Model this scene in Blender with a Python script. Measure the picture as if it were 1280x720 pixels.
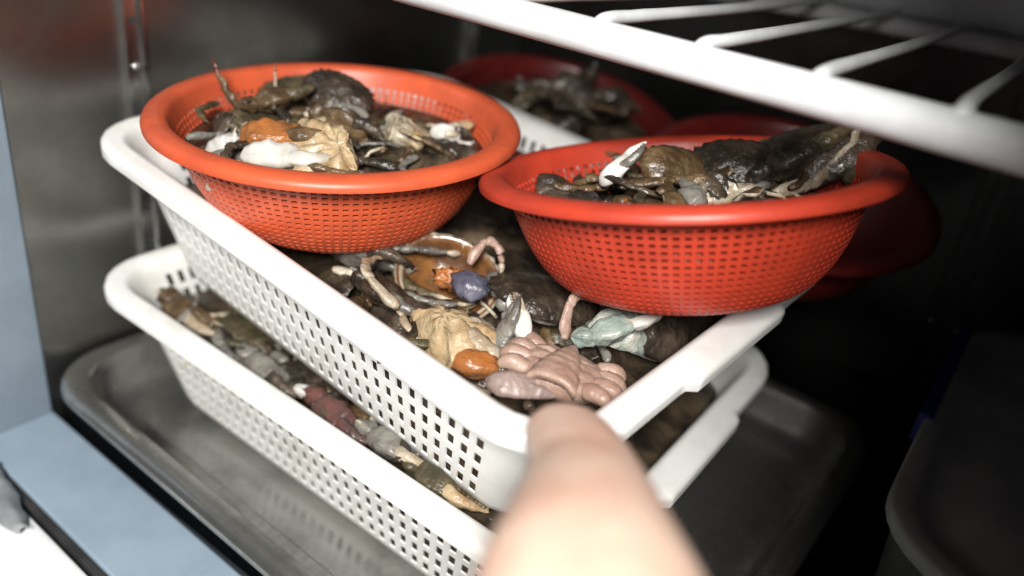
import bpy, bmesh, math, random
import numpy as np
from mathutils import Vector, Matrix, Euler, noise

# ------------------------------------------------------------------ clean
for o in list(bpy.data.objects): bpy.data.objects.remove(o)
scene = bpy.context.scene
C = scene.collection
S = 0.17            # everything below is laid out in units of 17 cm, turned into metres at the end
R = math.radians
rnd = random.Random(7)

# ------------------------------------------------------------------ camera
cam_d = bpy.data.cameras.new('camera'); cam = bpy.data.objects.new('camera', cam_d); C.objects.link(cam)
cam_d.sensor_width = 36.0; cam_d.lens = 28.125; cam_d.clip_start = 0.005; cam_d.clip_end = 100
cr = Vector((0.8003474, 0.58581822, 0.12751886)); cu = Vector((-0.35977159, 0.29914197, 0.88378645)); cb = Vector((0.47959196, -0.75321385, 0.45017825))
cam.matrix_world = Matrix(((cr.x, cu.x, cb.x, 0), (cr.y, cu.y, cb.y, 0), (cr.z, cu.z, cb.z, 0), (0, 0, 0, 1)))
cam_d.dof.use_dof = True; cam_d.dof.focus_distance = 1.95 * S; cam_d.dof.aperture_fstop = 3.4
scene.camera = cam

# ------------------------------------------------------------------ world and lamps
world = bpy.data.worlds.new('World'); scene.world = world; world.use_nodes = True
bg = world.node_tree.nodes['Background']; bg.inputs[0].default_value = (0.75, 0.85, 1.0, 1); bg.inputs[1].default_value = 0.045

def area(name, loc, target, size, size_y, power, col):
    d = bpy.data.lights.new(name, 'AREA'); d.shape = 'RECTANGLE'; d.size = size * S; d.size_y = size_y * S
    d.energy = power; d.color = col
    o = bpy.data.objects.new(name, d); C.objects.link(o); o.location = loc
    o.rotation_euler = (Vector(target) - Vector(loc)).to_track_quat('-Z', 'Y').to_euler()
    return o
area('ceiling_lamp', (1.1, -2.0, 1.85), (-1.3, 1.3, -1.0), 1.1, 1.2, 15.0, (1.0, 0.97, 0.93))

vs = scene.view_settings; vs.view_transform = 'Standard'; vs.look = 'None'; vs.exposure = 0.12; vs.gamma = 1.0; vs.use_curve_mapping = False
scene.render.engine = 'CYCLES'

# ------------------------------------------------------------------ materials
MATS = {}
def pm(name, c1, c2=None, scale=40.0, rough=0.45, metal=0.0, bump=0.0, bscale=None, sss=0.0, detail=4.0, lo=0.38, hi=0.62, c3=None, stretch=None, rvar=0.0, coat=0.0, trans=0.0):
    m = bpy.data.materials.new(name); m.use_nodes = True; MATS[name] = m
    nt = m.node_tree; p = nt.nodes['Principled BSDF']
    p.inputs['Base Color'].default_value = (*c1, 1); p.inputs['Roughness'].default_value = rough; p.inputs['Metallic'].default_value = metal
    if coat: p.inputs['Coat Weight'].default_value = coat; p.inputs['Coat Roughness'].default_value = 0.12
    if trans: p.inputs['Transmission Weight'].default_value = trans
    if sss:
        p.inputs['Subsurface Weight'].default_value = sss; p.inputs['Subsurface Radius'].default_value = (1, 0.4, 0.2); p.inputs['Subsurface Scale'].default_value = 0.004
    tc = nt.nodes.new('ShaderNodeTexCoord'); src = tc.outputs['Object']
    if stretch:
        mp = nt.nodes.new('ShaderNodeMapping'); mp.inputs['Scale'].default_value = stretch; nt.links.new(src, mp.inputs[0]); src = mp.outputs[0]
    if c2:
        n = nt.nodes.new('ShaderNodeTexNoise'); n.inputs['Scale'].default_value = scale; n.inputs['Detail'].default_value = detail; n.inputs['Roughness'].default_value = 0.62
        nt.links.new(src, n.inputs['Vector'])
        r = nt.nodes.new('ShaderNodeValToRGB'); r.color_ramp.elements[0].position = lo; r.color_ramp.elements[0].color = (*c1, 1)
        r.color_ramp.elements[1].position = hi; r.color_ramp.elements[1].color = (*c2, 1)
        if c3:
            e = r.color_ramp.elements.new((lo + hi) / 2); e.color = (*c3, 1)
        nt.links.new(n.outputs['Fac'], r.inputs[0]); nt.links.new(r.outputs[0], p.inputs['Base Color'])
        if rvar:
            mr = nt.nodes.new('ShaderNodeMapRange'); mr.inputs[3].default_value = rough - rvar; mr.inputs[4].default_value = rough + rvar
            mr.inputs[1].default_value = lo; mr.inputs[2].default_value = hi
            nt.links.new(n.outputs['Fac'], mr.inputs[0]); nt.links.new(mr.outputs[0], p.inputs['Roughness'])
    if bump:
        n2 = nt.nodes.new('ShaderNodeTexNoise'); n2.inputs['Scale'].default_value = bscale or scale * 3; n2.inputs['Detail'].default_value = 3
        nt.links.new(src, n2.inputs['Vector'])
        b = nt.nodes.new('ShaderNodeBump'); b.inputs['Strength'].default_value = bump; b.inputs['Distance'].default_value = 0.002
        nt.links.new(n2.outputs['Fac'], b.inputs['Height']); nt.links.new(b.outputs[0], p.inputs['Normal'])
    return m

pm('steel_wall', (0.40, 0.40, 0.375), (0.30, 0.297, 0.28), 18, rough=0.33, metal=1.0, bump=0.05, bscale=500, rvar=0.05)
pm('steel_shaded', (0.085, 0.085, 0.083), (0.06, 0.06, 0.058), 18, rough=0.33, metal=1.0, bump=0.05, bscale=500)  # wall steel darkened in its colour to stand in for interior shade
pm('steel_tray', (0.48, 0.48, 0.455), (0.24, 0.24, 0.225), 22, rough=0.27, metal=0.9, bump=0.15, bscale=60, rvar=0.1, c3=(0.42, 0.42, 0.40), lo=0.3, hi=0.7)
pm('steel_bright', (0.55, 0.55, 0.54), (0.42, 0.42, 0.41), 60, rough=0.25, metal=1.0)
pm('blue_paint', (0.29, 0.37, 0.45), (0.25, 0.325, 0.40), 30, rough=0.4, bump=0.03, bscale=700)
pm('blue_paint_shaded', (0.20, 0.25, 0.30), (0.17, 0.215, 0.26), 30, rough=0.45, bump=0.03, bscale=700)  # sill paint with the jamb's dimmer light put into the colour
pm('dark_gap', (0.02, 0.02, 0.022), (0.04, 0.04, 0.04), 40, rough=0.6)
pm('white_panel', (0.82, 0.83, 0.84), (0.76, 0.78, 0.8), 20, rough=0.3)
pm('white_plastic', (0.82, 0.82, 0.80), (0.66, 0.655, 0.61), 26, lo=0.48, hi=0.78, rough=0.38, sss=0.0, bump=0.04, bscale=120, rvar=0.06)
pm('white_plastic_worn', (0.80, 0.80, 0.78), (0.62, 0.61, 0.56), 30, lo=0.46, hi=0.76, rough=0.42, sss=0.0, bump=0.05, bscale=120, rvar=0.06)
pm('wire_coating', (0.80, 0.82, 0.84), (0.68, 0.70, 0.71), 35, rough=0.35, bump=0.08, bscale=150)
pm('orange_plastic', (0.58, 0.098, 0.036), (0.46, 0.076, 0.030), 45, rough=0.42, sss=0.04, bump=0.03, bscale=160, rvar=0.05)
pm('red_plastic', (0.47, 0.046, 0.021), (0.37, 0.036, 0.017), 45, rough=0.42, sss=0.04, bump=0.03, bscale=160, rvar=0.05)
pm('red_plastic_shaded', (0.10, 0.008, 0.007), (0.075, 0.006, 0.005), 45, rough=0.35, bump=0.03, bscale=160)  # red plastic darkened so the rear colanders look shaded
pm('skin', (0.84, 0.62, 0.49), (0.78, 0.50, 0.38), 55, rough=0.5, sss=0.3, bump=0.25, bscale=420)
pm('nail', (0.78, 0.52, 0.44), (0.74, 0.46, 0.4), 60, rough=0.3, sss=0.2)
pm('lid_clear', (0.62, 0.68, 0.68), (0.48, 0.54, 0.54), 30, rough=0.22, trans=0.3)
pm('clear_plastic', (0.248, 0.264, 0.264), (0.200, 0.216, 0.216), 30, rough=0.3, trans=0.55)
pm('blue_plastic', (0.012, 0.014, 0.26), (0.01, 0.012, 0.2), 40, rough=0.35)
pm('brown_meat', (0.12, 0.045, 0.03), (0.05, 0.02, 0.015), 50, rough=0.35, bump=0.5, bscale=90)
pm('grey_film', (0.30, 0.32, 0.33), (0.2, 0.215, 0.225), 50, rough=0.35)
# crab tissues
W = dict(coat=0.12, bump=0.9)
pm('shell_brown', (0.054, 0.030, 0.014), (0.144, 0.090, 0.045), 55, rough=0.4, bscale=260, c3=(0.086, 0.054, 0.025), **W)
pm('shell_olive', (0.038, 0.032, 0.016), (0.115, 0.092, 0.052), 60, rough=0.4, bscale=260, c3=(0.062, 0.05, 0.026), **W)
pm('shell_dark', (0.018, 0.014, 0.01), (0.075, 0.055, 0.038), 60, rough=0.36, bscale=240, c3=(0.035, 0.026, 0.018), **W)
pm('shell_orange', (0.34, 0.12, 0.03), (0.20, 0.075, 0.025), 60, rough=0.38, bscale=240, c3=(0.28, 0.105, 0.03), **W)
pm('cream', (0.449, 0.354, 0.218), (0.231, 0.129, 0.054), 65, rough=0.42, sss=0.2, bscale=200, c3=(0.394, 0.292, 0.170), lo=0.36, hi=0.7, **W)
pm('cream_pale', (0.422, 0.374, 0.292), (0.286, 0.224, 0.150), 60, rough=0.42, sss=0.2, bscale=200, **W)
pm('pink_flesh', (0.36, 0.255, 0.205), (0.26, 0.165, 0.125), 45, rough=0.45, sss=0.25, bscale=180, coat=0.05, bump=0.8)
pm('mauve_flesh', (0.27, 0.205, 0.185), (0.19, 0.135, 0.12), 45, rough=0.45, sss=0.25, bscale=180, coat=0.05, bump=0.8)
pm('white_shell', (0.578, 0.570, 0.544), (0.425, 0.399, 0.348), 50, rough=0.34, sss=0.1, bscale=200, coat=0.4, bump=0.2)
pm('teal_shell', (0.204, 0.258, 0.231), (0.374, 0.374, 0.326), 55, rough=0.38, bscale=220, c3=(0.258, 0.299, 0.265), **W)
pm('blue_membrane', (0.055, 0.055, 0.085), (0.12, 0.12, 0.155), 70, rough=0.38, bscale=160, coat=0.15, bump=0.8)
pm('amber_flesh', (0.22, 0.095, 0.025), (0.09, 0.04, 0.018), 60, rough=0.3, bscale=160, coat=0.5, bump=0.5)
pm('red_flesh', (0.115, 0.045, 0.038), (0.06, 0.032, 0.028), 60, rough=0.35, bscale=180, **W)
pm('grey_shell', (0.20, 0.19, 0.165), (0.09, 0.08, 0.07), 60, rough=0.38, bscale=220, c3=(0.15, 0.14, 0.12), **W)
pm('red_tip', (0.16, 0.02, 0.012), (0.08, 0.014, 0.01), 60, rough=0.3, bscale=200, **W)

# ------------------------------------------------------------------ helpers
def mesh_obj(name, me, parent=None, loc=None, rot=None):
    o = bpy.data.objects.new(name, me); C.objects.link(o)
    if parent: o.parent = parent
    if loc is not None: o.location = loc
    if rot is not None: o.rotation_euler = rot
    return o
def make_mesh(name, V, F, mat, smooth=True, sharp=None):
    me = bpy.data.meshes.new(name); me.from_pydata([tuple(v) for v in V], [], F); me.validate()
    bm = bmesh.new(); bm.from_mesh(me); bmesh.ops.recalc_face_normals(bm, faces=bm.faces)
    if sharp:
        for e in bm.edges:
            if len(e.link_faces) == 2 and e.calc_face_angle(0) > sharp: e.smooth = False
    bm.to_mesh(me); bm.free()
    for p in me.polygons: p.use_smooth = smooth
    me.materials.append(MATS[mat])
    return me
def part(name, V, F, mat, parent=None, loc=None, rot=None, smooth=True, sharp=None):
    return mesh_obj(name, make_mesh(name, V, F, mat, smooth, sharp), parent, loc, rot)
def empty(name, loc=(0, 0, 0), rot=(0, 0, 0), scale=1.0):
    o = bpy.data.objects.new(name, None); C.objects.link(o); o.location = loc; o.rotation_euler = rot; o.scale = (scale,) * 3
    o.empty_display_size = 0.01
    return o
def tag(o, label, cat, group=None):
    o['label'] = label; o['category'] = cat
    if group: o['group'] = group
    return o
def copy_tree(o, parent=None):
    c = o.copy(); C.objects.link(c); c.parent = parent
    for ch in list(o.children): copy_tree(ch, c)
    return c

def box_vf(x0, x1, y0, y1, z0, z1, bev=0.0):
    bm = bmesh.new(); bmesh.ops.create_cube(bm, size=1)
    for v in bm.verts: v.co = Vector(((x0 + x1) / 2 + v.co.x * (x1 - x0), (y0 + y1) / 2 + v.co.y * (y1 - y0), (z0 + z1) / 2 + v.co.z * (z1 - z0)))
    if bev: bmesh.ops.bevel(bm, geom=list(bm.edges), offset=bev, segments=2, affect='EDGES', profile=0.5)
    V = [v.co.copy() for v in bm.verts]; F = [[v.index for v in f.verts] for f in bm.faces]
    bm.verts.index_update(); F = [[v.index for v in f.verts] for f in bm.faces]; bm.free()
    return V, F
def box(name, mat, b, parent=None, bev=0.004, **k):
    V, F = box_vf(*b, bev=bev); return part(name, V, F, mat, parent, smooth=False, **k)

def catmull(P, m):
    P = [Vector(p) for p in P]; n = len(P); out = []
    for i in range(n - 1):
        p0 = P[max(i - 1, 0)]; p1 = P[i]; p2 = P[i + 1]; p3 = P[min(i + 2, n - 1)]
        for k in range(m):
            t = k / m
            out.append(0.5 * ((2 * p1) + (p2 - p0) * t + (2 * p0 - 5 * p1 + 4 * p2 - p3) * t * t + (3 * p1 - p0 - 3 * p2 + p3) * t ** 3))
    out.append(P[-1]); return out
def tube_vf(P, rad, n=10, m=3, up=(0, 0, 1), nz=0.0, seed=0.0, nscale=20.0, caps=True, keel=0.0):
    """swept ellipse: rad = (side, up) half widths at each control point"""
    rad = [(r, r) if not isinstance(r, (tuple, list)) else r for r in rad]
    Q = catmull(P, m); Rr = catmull([(a, b, 0) for a, b in rad], m)
    V = []; F = []; upv = Vector(up)
    N = len(Q)
    for i, q in enumerate(Q):
        t = (Q[min(i + 1, N - 1)] - Q[max(i - 1, 0)]).normalized()
        s = t.cross(upv)
        if s.length < 1e-4: s = t.cross(Vector((0, 1, 0)))
        s.normalize(); u = s.cross(t).normalized()
        if i == 0: pass
        for k in range(n):
            a = 2 * math.pi * k / n
            d = s * (math.cos(a) * max(Rr[i].x, 0.0004)) + u * (math.sin(a) * max(Rr[i].y, 0.0004))
            if keel: d = d * (1 + keel * abs(math.cos(2 * a + 0.5)) ** 3 - 0.5 * keel)
            p = q + d
            if nz: p += d.normalized() * nz * noise.noise(p * nscale + Vector((seed, seed * 1.7, 0)))
            V.append(p)
    for i in range(N - 1):
        for k in range(n):
            F.append([i * n + k, i * n + (k + 1) % n, (i + 1) * n + (k + 1) % n, (i + 1) * n + k])
    if caps:
        a = len(V); V.append(Q[0] - (Q[1] - Q[0]).normalized() * min(Rr[0].x, Rr[0].y) * 0.5); b = len(V); V.append(Q[-1] + (Q[-1] - Q[-2]).normalized() * min(Rr[-1].x, Rr[-1].y) * 0.5)
        for k in range(n):
            F.append([(k + 1) % n, k, a]); F.append([(N - 1) * n + k, (N - 1) * n + (k + 1) % n, b])
    return V, F
def blob_vf(a, b, c, nu=18, nv=11, nz=0.0, nscale=14.0, seed=0.0, fn=None):
    V = []; F = []
    for j in range(nv + 1):
        ph = math.pi * j / nv
        for i in range(nu):
            th = 2 * math.pi * i / nu
            d = Vector((math.sin(ph) * math.cos(th), math.sin(ph) * math.sin(th), math.cos(ph)))
            k = 1 + nz * noise.noise(d * nscale * 0.15 + Vector((seed, seed * 0.3, -seed)))
            p = Vector((d.x * a, d.y * b, d.z * c)) * k
            if fn: p = fn(p, d)
            V.append(p)
    for j in range(nv):
        for i in range(nu): F.append([j * nu + i, (j + 1) * nu + i, (j + 1) * nu + (i + 1) % nu, j * nu + (i + 1) % nu])
    return V, F
def merge(*vf):
    V = []; F = []
    for v, f in vf:
        k = len(V); V += list(v); F += [[i + k for i in q] for q in f]
    return V, F
def grid_shell(outer, inner, holes, wrap=True):
    """two offset grids [row][col] joined into a sheet with thickness; cells in 'holes' stay open"""
    nr = len(outer); nc = len(outer[0]); V = [p for row in outer for p in row] + [p for row in inner for p in row]
    o = lambda i, j: i * nc + j % nc
    n_ = lambda i, j: nr * nc + i * nc + j % nc
    F = []; cols = nc if wrap else nc - 1
    solid = lambda i, j: 0 <= i < nr - 1 and (wrap or 0 <= j < cols) and (i, j % cols) not in holes
    for i in range(nr - 1):
        for j in range(cols):
            if not solid(i, j): continue
            F.append([o(i, j), o(i, j + 1), o(i + 1, j + 1), o(i + 1, j)])
            F.append([n_(i + 1, j), n_(i + 1, j + 1), n_(i, j + 1), n_(i, j)])
            if not solid(i - 1, j): F.append([o(i, j), n_(i, j), n_(i, j + 1), o(i, j + 1)])
            if not solid(i + 1, j): F.append([o(i + 1, j), o(i + 1, j + 1), n_(i + 1, j + 1), n_(i + 1, j)])
            if not solid(i, j - 1): F.append([o(i, j), o(i + 1, j), n_(i + 1, j), n_(i, j)])
            if not solid(i, j + 1): F.append([o(i, j + 1), n_(i, j + 1), n_(i + 1, j + 1), o(i + 1, j + 1)])
    return V, F

# ------------------------------------------------------------------ the refrigerator
XL, XR, YF, YB, ZF, ZT = -2.49, 1.25, 1.045, 3.62, -1.875, 0.58
ZP = -1.800          # cabinet floor
fridge = tag(empty('refrigerator', (0, 0, 0)), 'open stainless steel refrigerator cabinet with pale blue sill around the baskets', 'refrigerator')
box('side_panel', 'steel_wall', (XL - 0.1, XL, YF, YB, ZF - 0.1, ZT), fridge, bev=0)
box('side_panel', 'steel_wall', (XR, XR + 0.1, YF, YB, ZF - 0.1, ZT), fridge, bev=0)
box('back_panel', 'steel_shaded', (XL - 0.1, XR + 0.1, YB, YB + 0.1, ZF - 0.1, ZT), fridge, bev=0)
box('added_pale_panel', 'wire_coating', (XL + 0.05, XR - 0.05, YB - 0.10, YB - 0.002, -0.27, ZT - 0.01), fridge, bev=0.01)  # added pale panel, stands in for the lit upper back wall
box('floor_panel', 'steel_shaded', (XL, XR, YF + 0.03, YB, ZF - 0.05, ZP), fridge, bev=0)
box('shading_ceiling', 'steel_shaded', (XL - 0.1, XR + 0.1, YF, YB + 0.1, ZT, ZT + 0.1), fridge, bev=0)  # unseen ceiling, added so shadow falls over the rear
# front frame: the pale blue strip of the left jamb, the sill, and an unseen header set for its shade
box('front_frame', 'blue_paint_shaded', (XL - 0.32, XL + 0.004, YF - 0.30, YF - 0.002, ZF - 0.4, ZT + 0.3), fridge, bev=0.006)
box('front_frame', 'blue_paint_shaded', (XR - 0.004, XR + 0.32, YF - 0.30, YF - 0.002, ZF - 0.4, ZT + 0.3), fridge, bev=0.006)
box('front_frame', 'blue_paint_shaded', (XL + 0.006, XR - 0.006, YF - 0.30, YF - 0.002, ZT - 0.0, ZT + 0.6), fridge, bev=0.006)
box('shading_door', 'blue_paint', (0.17, XR + 0.3, YF - 0.62, YF - 0.31, ZF - 0.4, ZT + 0.6), fridge, bev=0.02)  # unseen closed door, added to keep lamp light off the right side
V, F = box_vf(XL + 0.006, XR - 0.006, YF - 0.245, YF - 0.002, ZF - 0.3, ZF + 0.022, bev=0.006)
for v in V: v.y -= 0.018 * (v.x - XL)          # the sill runs a touch askew
part('sill', V, F, 'blue_paint', fridge, smooth=False)
V, F = box_vf(XL + 0.006, XR - 0.006, YF - 0.270, YF - 0.249, ZF - 0.3, ZF + 0.014, bev=0.004)
for v in V: v.y -= 0.018 * (v.x - XL)
part('sill_gasket', V, F, 'dark_gap', fridge, smooth=False)
# white lower front, rolled outward below the sill
pr = [(YF - 0.277, ZF - 0.03), (YF - 0.283, ZF + 0.004), (YF - 0.31, ZF + 0.010), (YF - 0.5, ZF - 0.012), (YF - 0.75, ZF - 0.03), (YF - 0.86, ZF - 0.07), (YF - 0.9, ZF - 0.16), (YF - 0.9, ZF - 0.6)]
pr = [(q.x, q.y) for q in catmull([(a, b, 0) for a, b in pr], 3)]
V = []; F = []
xs = [XL - 0.3 + (XR + 0.6 - XL) * i / 12 for i in range(13)]
for x in xs:
    for y, z in pr: V.append((x, y - 0.018 * (x - XL), z))
n = len(pr)
for i in range(12):
    for k in range(n - 1): F.append([i * n + k, (i + 1) * n + k, (i + 1) * n + k + 1, i * n + k + 1])
part('lower_front', V, F, 'white_panel', fridge)

# slotted shelf rails
def rail(name, loc, rot, z0, z1, mat='steel_bright'):
    r = empty(name, loc, rot); r.parent = fridge
    # local: x across the wall, y out of the wall
    prof = [(-0.034, 0.0), (-0.034, 0.024), (-0.024, 0.024), (-0.021, 0.008), (0.021, 0.008), (0.024, 0.024), (0.034, 0.024), (0.034, 0.0)]
    V = [(x, y, z) for z in (z0, z1) for x, y in prof]; m = len(prof)
    F = [[k, (k + 1) % m, m + (k + 1) % m, m + k] for k in range(m)] + [list(range(m))[::-1], list(range(m, 2 * m))]
    part('channel', V, F, mat, r, smooth=False)
    z = z0 + 0.07; k = 0
    Vs, Fs = box_vf(-0.012, 0.012, 0.0075, 0.0105, -0.010, 0.010, bev=0.002)
    ms = make_mesh('slot', Vs, Fs, 'dark_gap')
    while z < z1 - 0.05:
        mesh_obj('slot', ms, r, (0, 0, z)); z += 0.155
    Vb, Fb = blob_vf(0.013, 0.006, 0.013, 12, 6)
    mb = make_mesh('screw', Vb, Fb, 'steel_bright')
    for zz in (-1.45, -0.69, 0.3): mesh_obj('screw', mb, r, (0, 0.012, zz))
    return r
rail('shelf_rail', (XL, 1.455, 0), (0, 0, R(-90)), ZF + 0.02, ZT - 0.05)
rail('shelf_rail', (XL, 3.2, 0), (0, 0, R(-90)), ZF + 0.02, ZT - 0.05)
rail('shelf_rail', (-0.155, YB, 0), (0, 0, R(180)), ZF + 0.02, ZT - 0.05, 'steel_shaded')  # rear rails in the darkened steel, for the shade there
rail('shelf_rail', (-0.055, YB, 0), (0, 0, R(180)), ZF + 0.02, ZT - 0.05, 'steel_shaded')

# ------------------------------------------------------------------ steel tray
def rrect(hx, hy, rad, nseg=6, nst=1):
    pts = []
    for sx, sy, a0 in ((1, 1, 0), (-1, 1, 90), (-1, -1, 180), (1, -1, 270)):
        for k in range(nseg + 1):
            a = R(a0 + 90 * k / nseg); pts.append((sx * (hx - rad) + rad * math.cos(a), sy * (hy - rad) + rad * math.sin(a)))
    return pts
def tray():
    t = tag(empty('steel_tray', (-1.30, 1.965, ZP + 0.003), (0, 0, R(-1.5))), 'shallow stained stainless steel tray under the stacked white baskets', 'tray')
    hx, hy, h = 1.145, 1.0, 0.150
    prof = [(0.20, 0.0, .13), (0.13, 0.012, .16), (0.105, 0.045, .17), (0.085, h - 0.03, .19), (0.078, h - 0.006, .2), (0.07, h, .2), (0.03, h, .22), (0.006, h - 0.003, .235), (0.0, h - 0.014, .24), (0.0, h - 0.03, .24)]
    rows = [[Vector((x, y, z)) for x, y in rrect(hx - i, hy - i, r, 8)] for i, z, r in prof]
    inn = []
    for i, (ins, z, r) in enumerate(prof):
        d = 0.010
        if i < 3: q = [Vector((x, y, z + d)) for x, y in rrect(hx - ins - (0 if i == 0 else d * .5), hy - ins - (0 if i == 0 else d * .5), r, 8)]
        elif i < 5: q = [Vector((x, y, z)) for x, y in rrect(hx - ins - d, hy - ins - d, r, 8)]
        else: q = [Vector((x, y, z - d)) for x, y in rrect(hx - ins - d * (0.2 if i < 7 else 1), hy - ins - d * (0.2 if i < 7 else 1), r, 8)]
        if i == 5: q = [Vector((x, y, z + 0.001)) for x, y in rrect(hx - ins - d, hy - ins - d, r, 8)]
        inn.append(q)
    # a plain single-sided pressed sheet reads well; keep thickness by the rolled lip
    V = [p for r in rows for p in r]; nc = len(rows[0]); F = []
    for i in range(len(rows) - 1):
        for j in range(nc): F.append([i * nc + j, i * nc + (j + 1) % nc, (i + 1) * nc + (j + 1) % nc, (i + 1) * nc + j])
    part('tray_wall', V, F, 'steel_tray', t)
    # floor with a shallow pressed texture
    nx, ny = 30, 24; Vf = []; Ff = []
    for a in range(nx + 1):
        for b in range(ny + 1):
            x = -1 + 2 * a / nx; y = -1 + 2 * b / ny
            p = Vector((x * (hx - 0.2), y * (hy - 0.2), 0.0)); p.z = 0.003 * noise.noise(Vector((p.x * 4, p.y * 4, 3))) + 0.002
            Vf.append(p)
    for a in range(nx):
        for b in range(ny): Ff.append([a * (ny + 1) + b, (a + 1) * (ny + 1) + b, (a + 1) * (ny + 1) + b + 1, a * (ny + 1) + b + 1])
    part('tray_floor', Vf, Ff, 'steel_tray', t)
    return t
tray()

# ------------------------------------------------------------------ white baskets
BL, BB, BH = 1.876, 1.407, 0.472
def basket_mesh(mat):
    hx, hy = BL / 2, BB / 2; w = 0.062
    # columns: straight runs carry hole columns, corners are plain
    def cols(nh, t0):
        t = [-1.0]; flags = []
        g = 2 * t0 / nh
        for k in range(nh):
            a = -t0 + g * k
            t.append(a + g * 0.25); flags.append(False); t.append(a + g * 0.75); flags.append(True)
        t.append(1.0); flags.append(False)
        return t, flags
    tx, fx = cols(30, 0.985); ty, fy = cols(22, 0.975)
    NS = 6
    def loop(a, b, rad, bulge=0.0):
        pts = []
        def run(c0, c1, tt, side):
            c0 = Vector(c0); c1 = Vector(c1)
            for t in tt[:-1]:
                p = c0.lerp(c1, (t + 1) / 2)
                if side and bulge: 
                    k = max(0.0, min(1.0, (0.52 - abs(t)) / 0.06)); k = k * k * (3 - 2 * k)
                    p.x += math.copysign(bulge * k, p.x)
                pts.append(p)
        def arc(cx, cy, a0):
            for k in range(NS):
                an = R(a0 + 90 * k / NS); pts.append(Vector((cx + rad * math.cos(an), cy + rad * math.sin(an))))
        run((-a + rad, -b), (a - rad, -b), tx, False); arc(a - rad, -b + rad, -90)
        run((a, -b + rad), (a, b - rad), ty, True); arc(a - rad, b - rad, 0)
        run((a - rad, b), (-a + rad, b), tx, False); arc(-a + rad, b - rad, 90)
        run((-a, b - rad), (-a, -b + rad), ty, True); arc(-a + rad, -b + rad, 180)
        return pts
    flags = []
    for f, in ((fx,), (fy,), (fx,), (fy,)): flags += f + [False] * NS
    # rows from the floor up
    th = 0.005
    prof = [(0.24, -BH, .10), (0.205, -BH + 0.003, .11), (0.190, -BH + 0.016, .12)]
    zt, zb = -0.040, -BH + 0.035
    nrow = 6; zs = []; hole_rows = set()
    g = (zt - zb) / nrow
    for k in range(nrow):
        zs += [zb + g * k + g * 0.17, zb + g * k + g * 0.83]; hole_rows.add(len(prof) + 2 * k)
    for z in zs:
        f = (z + BH) / BH; prof.append((0.190 - (0.190 - w - 0.010) * f, z, .12 + 0.02 * f))
    prof += [(w + 0.010, -0.02, .14), (w, -0.005, .15), (w - 0.009, 0.0, .16), (w - 0.015, 0.0005, .165), (0.018, 0.0005, .2), (0.012, 0.0, .205), (0.003, -0.004, .21), (0.0, -0.012, .215), (0.0, -0.017, .215), (0.0, -0.034, .215)]
    out = []; inn = []
    npf = len(prof)
    for i, (ins, z, rad) in enumerate(prof):
        bl = 0.022 if i >= npf - 5 else 0.0
        p0 = prof[max(i - 1, 0)]; p1 = prof[min(i + 1, npf - 1)]
        tx_, tz_ = -(p1[0] - p0[0]), p1[1] - p0[1]; l = math.hypot(tx_, tz_) or 1; nx_, nz_ = tz_ / l, -tx_ / l     # outward normal
        out.append([Vector((p.x, p.y, z)) for p in loop(hx - ins, hy - ins, rad, bl)])
        q = loop(hx - ins - th * nx_, hy - ins - th * nx_, max(rad - th * nx_, 0.02), bl)
        inn.append([Vector((p.x, p.y, z - th * nz_)) for p in q])
    nc = len(out[0]); holes = {(i, j) for i in hole_rows for j in range(nc) if flags[j]}
    V, F = grid_shell(inn, out, holes, True)
    me = make_mesh('basket_wall', V, F, mat, sharp=R(55))
    # floor: an open lattice
    a, b = hx - 0.235, hy - 0.235
    nx, ny = 30, 20; O = []; I = []
    xs = []; 
    for k in range(nx): xs += [-a + 2 * a * (k + 0.25) / nx, -a + 2 * a * (k + 0.75) / nx]
    ys = []
    for k in range(ny): ys += [-b + 2 * b * (k + 0.25) / ny, -b + 2 * b * (k + 0.75) / ny]
    xs = [-a] + xs + [a]; ys = [-b] + ys + [b]
    O = [[Vector((x, y, -BH)) for x in xs] for y in ys]; I = [[Vector((x, y, -BH + th)) for x in xs] for y in ys]
    hl = {(i, j) for i in range(1, len(ys) - 1, 2) for j in range(1, len(xs) - 1, 2)}
    V, F = grid_shell(I, O, hl, False)
    return me, make_mesh('basket_floor', V, F, mat, smooth=False)
def basket(mat, loc, rot, label):
    t = tag(empty('basket', loc, rot), label, 'basket', 'white perforated plastic baskets')
    w, f = basket_mesh(mat)
    mesh_obj('basket_wall', w, t); mesh_obj('basket_floor', f, t)
    return t
LOW = ((-1.417, 1.83, -1.300), (R(1.0), R(1.4), 0.0))
UP = ((-1.384, 1.815, -0.845), (R(3.3), R(4.0), R(-4.0)))
basket('white_plastic_worn', *LOW, 'lower white perforated plastic basket standing in the steel tray')
basket('white_plastic', *UP, 'upper white perforated plastic basket holding the orange colanders')

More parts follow.
